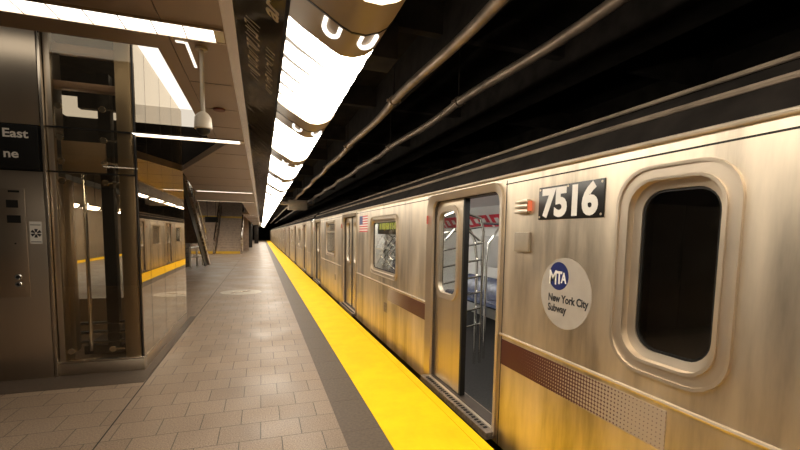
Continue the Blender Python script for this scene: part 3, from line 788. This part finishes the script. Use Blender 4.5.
# shaft structure
MB().box(-2.11, -2.02, 5.55, 5.68, .152, 2.10).build('guide_column', MT['post'], t, bev=.005)
MB().box(-1.73, -1.61, 5.6, 5.72, .152, 3.3).build('guide_column', MT['black'], t, bev=.004)
MB().tube([(-1.875,5.55,.152),(-1.875,5.55,2.2)], .020, 10).build('shiny_pole', MT['chrome'], t)
MB().box(-2.02, -1.62, 5.42, 5.46, 2.16, 2.50).build('header_panel', plain('header_bronze', (.55,.43,.30), .4, .3, .4, 3, .1), t, bev=.004)
for (z0, z1) in ((3.35, 3.43), (3.0, 3.065)):
    MB().box(-2.03, -1.30, 5.22, 5.34, z0, z1).build('cross_beam', plain('beam_pink_reflection', (.45,.33,.27), .35, .2, .4, 3, .1), t, bev=.004)  # pinkish colour takes in the light reflected on these bars
MB().box(-2.05,-1.40,6.0,6.1,3.0,3.4).box(-2.05,-1.40,6.6,6.7,2.75,2.95).build('cross_beam', MT['black'], t, smooth=False)
mb = MB(); mb.box(-2.02,-1.5,5.75,7.6,.06,.16)
for k in range(3): mb.box(-2.0,-1.5,5.62,5.68,.22+k*.11,.25+k*.11)
mb.build('pit_rack', MT['black'], t, smooth=False)
for k in range(3): MB().box(-2.0,-1.5,5.60,5.618,.222+k*.11,.235+k*.11).build('pit_rail', MT['chrome'], t, smooth=False)
MB().box(-3.1,-1.38,7.4,7.45,.004,.50).build('pit_panel', MT['post'], t, smooth=False)
# steel clad wall with sign and call panel
t2 = thing('steel_wall_panel', 'brushed steel clad pier at the left edge, holding the elevator call panel', 'steel pier', (-3, 5.3, 0))
MB().box(-4.2, -2.07, EY-.03, EY+.5, .004, 2.12).build('lower_cladding', MT['elev'], t2, bev=.003)
MB().box(-4.2, -2.07, EY-.03, EY+.5, 2.575, ZE-.003).build('upper_cladding', MT['elev'], t2, bev=.003)
MB().box(-4.2, -2.075, EY-.02, EY+.5, 2.12, 2.575).build('recess', MT['black'], t2, smooth=False)
MB().box(-2.063,-2.037, EY-.034, EY+.1, .004, ZE-.003).build('edge_trim', MT['trimsteel'], t2, bev=.003)
cp = MB().box(-2.6000,-2.2250,EY-.037,EY-.03,.86,1.945).build('call_panel', MT['elev'], t2, bev=.002)
mb = MB()
for (a, b_, c, d) in ((-2.3550,-2.2650,1.905,1.925),(-2.3750,-2.2800,1.755,1.83),(-2.3750,-2.2650,1.605,1.68)): mb.box(a,b_,EY-.0395,EY-.0365,c,d)
mb.build('indicator_window', MT['black'], cp, smooth=False)
for (xx, zz) in ((-2.3150,1.065),(-2.3150,.99)):
    q = MB().lathe([(.026,-.012),(.030,-.006),(.030,0)], (xx,EY-.037,zz), 18, 0, 'y').build('call_button', MT['chrome'], cp)
    MB().lathe([(.014,-.017),(.015,-.012)], (xx,EY-.037,zz), 14, 0, 'y').build('button_cap', MT['black'], q)
MB().lathe([(.008,-.003),(.008,0)], (-2.3200,EY-.037,1.40), 10, 0, 'y').build('key_switch', MT['black'], cp)
st = MB().box(-2.2020,-2.1020,EY-.0325,EY-.0302,1.40,1.622).build('notice_sticker', MT['white'], t2, smooth=False)
mb = MB(); ccx, ccz = -2.1510, 1.505
for k in range(6):
    a = PI/6+k*PI/3; 
    pts = [(ccx+.012*math.cos(a-.45), ccz+.012*math.sin(a-.45)), (ccx+.046*math.cos(a-.36), ccz+.046*math.sin(a-.36)), (ccx+.046*math.cos(a+.30), ccz+.046*math.sin(a+.30)), (ccx+.012*math.cos(a+.45), ccz+.012*math.sin(a+.45))]
    mb.prism(pts, 'y', EY-.0338, EY-.0327)
mb.box(-2.1950,-2.1100,EY-.0338,EY-.0327,1.585,1.592); mb.box(-2.1950,-2.1100,EY-.0338,EY-.0327,1.415,1.422)
mb.build('black_emblem', MT['ink'], st, smooth=False)
t3 = thing('direction_sign', 'black sign with white lettering East, on the steel pier by the elevator', 'sign', (-2.545, EY, 2.35))
MB().box(-3.545,-2.08,EY-.062,EY-.022,2.135,2.56).build('sign_board', MT['sign'], t3, bev=.003)
lettering('lettering', [('East', .118, 0, 0, .0028, 1.06, .97), ('ne', .118, 0, -.195, .0028, 1.06, .97)], MT['white'], ((1,0,0),(0,0,1)), (-2.362, EY-.0635, 2.437), t3)
# ------------------------------------------------------------------ stair that climbs towards the camera behind the elevator
t = thing('side_stair', 'steel stair behind the elevator rising towards the ceiling opening', 'stairs', (-2.8, 21, 0))
sl = 3.5/6.0
mb = MB(); n = 20
for k in range(6, n):
    ya_, za_ = 20.9-k*.3, (k+1)*.175
    mb.box(-3.9, -2.36, ya_-.3, ya_, za_-.06, za_); mb.box(-3.9, -2.36, ya_-.03, ya_, za_-.18, za_-.06)
mb.build('steps', MT['stairstep'], t, smooth=False)
def yz(x0, x1, pts, m, nm): return MB().prism(pts, 'x', x0, x1).build(nm, m, t, smooth=False)
yz(-2.36, -2.28, [(21.25,0.004),(20.85,0.004),(14.4,3.72),(14.4,4.15),(14.9,3.95)], MT['rail'], 'side_stringer')
yz(-2.40, -2.365, [(20.85,0.004),(20.0,0.004),(14.0,3.35),(14.4,3.72)], MT['black'], 'soffit_plate')
MB().tube([(-2.33,21.0,.9),(-2.33,15.2,4.3)], .025, 8).build('handrail', MT['chrome'], t)
struct(MB().box(-3.2,-3.05,12.5,20.6,0.002,3.4).build('wall_understair', MT['block'], smooth=False))
# white tube barrier under it
t = thing('tube_barrier', 'small white tube barrier standing by the foot of the steel stair', 'barrier', (-2.72, 20.2, 0))
A = Vector((-2.86,19.3,0)); B = Vector((-2.58,20.9,0)); W = plain('barrier_tube', (.85,.80,.72), .35, .0, .4)
for f in (0, .5, 1):
    P_ = A.lerp(B, f); MB().tube([P_, P_+Vector((0,0,.86))], .035, 8).build('upright', W, t)
for zz in (.45, .86): MB().tube([A+Vector((0,0,zz)), B+Vector((0,0,zz))], .035, 8).build('cross_rail', W, t)

# ------------------------------------------------------------------ stairs at the back
def flight(x0, x1, lab, step_mat):
    t = thing('staircase', lab, 'stairs', ((x0+x1)/2, 31, 0), 'stairs at the back of the platform')
    mb = MB(); n = 16; ed = MB()
    for k in range(n):
        mb.box(x0, x1, 31+k*.28, 31+(k+1)*.28, 0, (k+1)*.175)
        ed.box(x0+.01, x1-.01, 31+k*.28-.004, 31+k*.28+.03, (k+1)*.175-.012, (k+1)*.175+.002)
    mb.box(x0, x1, 31+n*.28, 36.79, 0, n*.175)
    for k in range(4): mb.box(x0, x1, 36.0+k*.2, 36.79, n*.175+k*.175, n*.175+(k+1)*.175)
    mb.build('steps', MT['stairstep'], t, smooth=False)
    ed.build('step_edges', MT['bench'], t, smooth=False)
    MB().box(x0, x1, 30.985, 30.998, .03, .2).box(x0, x1, 31+n*.28-.30, 31+n*.28-.285, n*.175-.30, n*.175-.02).build('yellow_riser', MT['stairedge'], t, smooth=False)
    return t
s1 = flight(-2.98, -1.42, 'wide granite staircase at the back between two steel handrails', None)
s2 = flight(-4.6, -3.18, 'narrow granite staircase at the back behind the hanging black sign', None)
def rail(x, par):
    MB().prism([(30.9,0),(30.9,.95),(35.5,3.85),(36.4,3.85),(36.4,2.9),(35.5,2.9)], 'x', x-.05, x+.05).build('side_panel', MT['rail'], par, smooth=False)
    MB().tube([(x,30.85,1.02),(x,35.5,3.92)], .04, 8).build('handrail', MT['chrome'], par)
rail(-3.08, s1); rail(-1.32, s1)
t = thing('ceiling_light', 'hidden row of light over the foot of the far stairs', 'ceiling light', (-1.9, 28.6, 3.6))
t['label'] = 'light above the foot of the far stairs'
MB().box(-4.4,-1.1,27.6,28.6,4.42,4.46).build('diffuser', MT['diff'], t, smooth=False)
MB().box(-4.45,-1.05,27.55,28.65,4.462,4.52).build('housing', MT['beam'], t, smooth=False)
for xx in (-2.6,-1.3): MB().tube([(xx,28.4,4.5),(xx,28.4,6.0)], .02, 6).build('hanger_rod', MT['beam'], t)
t = thing('hanging_sign', 'small black sign hanging in front of the far stairs', 'sign', (-2.5,25,2.2))
MB().box(-2.92,-2.25,24.97,25.03,2.06,2.37).build('sign_board', MT['sign'], t, bev=.005)
for xx in (-2.8,-2.37): MB().tube([(xx,25,2.37),(xx,25,6.0)], .012, 6).build('hanger_rod', MT['beam'], t)
tag(MB().box(-1.50,-.86,44.5,45.1,0,ZC-.001).build('column', MT['black'], bev=.02), 'dark square column far along the platform right of the stairs', 'column')
tag(MB().box(-.9,-.35,60,60.6,0,ZC-.001).build('column', MT['beam'], bev=.02), 'dim square column near the far end beneath the light row', 'column')
for k, yy in enumerate((26., 32., 40., 52.)):
    o = thing('strip_light', ['white strip light across the far ceiling right of the stairs','white strip light across the ceiling in front of the dark column','white strip light across the ceiling past the dark column','white strip light across the ceiling near the far end'][k], 'ceiling light', (-.65,yy,ZC), 'lights across the lowered ceiling')
    MB().box(-.98,-.18,yy,yy+.3,ZC-.02,ZC-.001).build('diffuser', MT['bar'], o, smooth=False)
    MB().box(-.99,-.17,yy-.02,yy-.001,ZC-.03,ZC-.001).build('rim', MT['trimsteel'], o, smooth=False)

# ------------------------------------------------------------------ camera, world, view
M3 = ((0.947328936535029,-0.31987071914261633,0.015830636076811795),(-0.012532216935390954,-0.0864170948003797,-0.9961802192700608),(0.32001692071216375,0.9435119547527989,-0.08587410375926526))
cd = D.cameras.new('camera'); cam = D.objects.new('camera', cd); col.objects.link(cam)
rx, dn, fw = (Vector(r) for r in M3)
mw = Matrix.Identity(4)
for i in range(3): mw[i][0], mw[i][1], mw[i][2] = rx[i], -dn[i], -fw[i]
mw[2][3] = 1.55
cam.matrix_world = mw
cd.sensor_width = 36; cd.sensor_fit = 'HORIZONTAL'; cd.lens = 409.73/800*36; cd.shift_y = (269.9-225)/800
cd.clip_start = .05; cd.clip_end = 300
sc.camera = cam
w = D.worlds.new('world'); sc.world = w; w.use_nodes = True
bg = w.node_tree.nodes['Background']; bg.inputs[0].default_value = (1,.82,.62,1); bg.inputs[1].default_value = .03
vs = sc.view_settings; vs.view_transform = 'Standard'; vs.look = 'None'; vs.gamma = 1; vs.use_curve_mapping = False; vs.exposure = .5
sc.cycles.max_bounces = 8; sc.cycles.diffuse_bounces = 4; sc.cycles.glossy_bounces = 5; sc.cycles.transparent_max_bounces = 16
sc.cycles.sample_clamp_indirect = 4
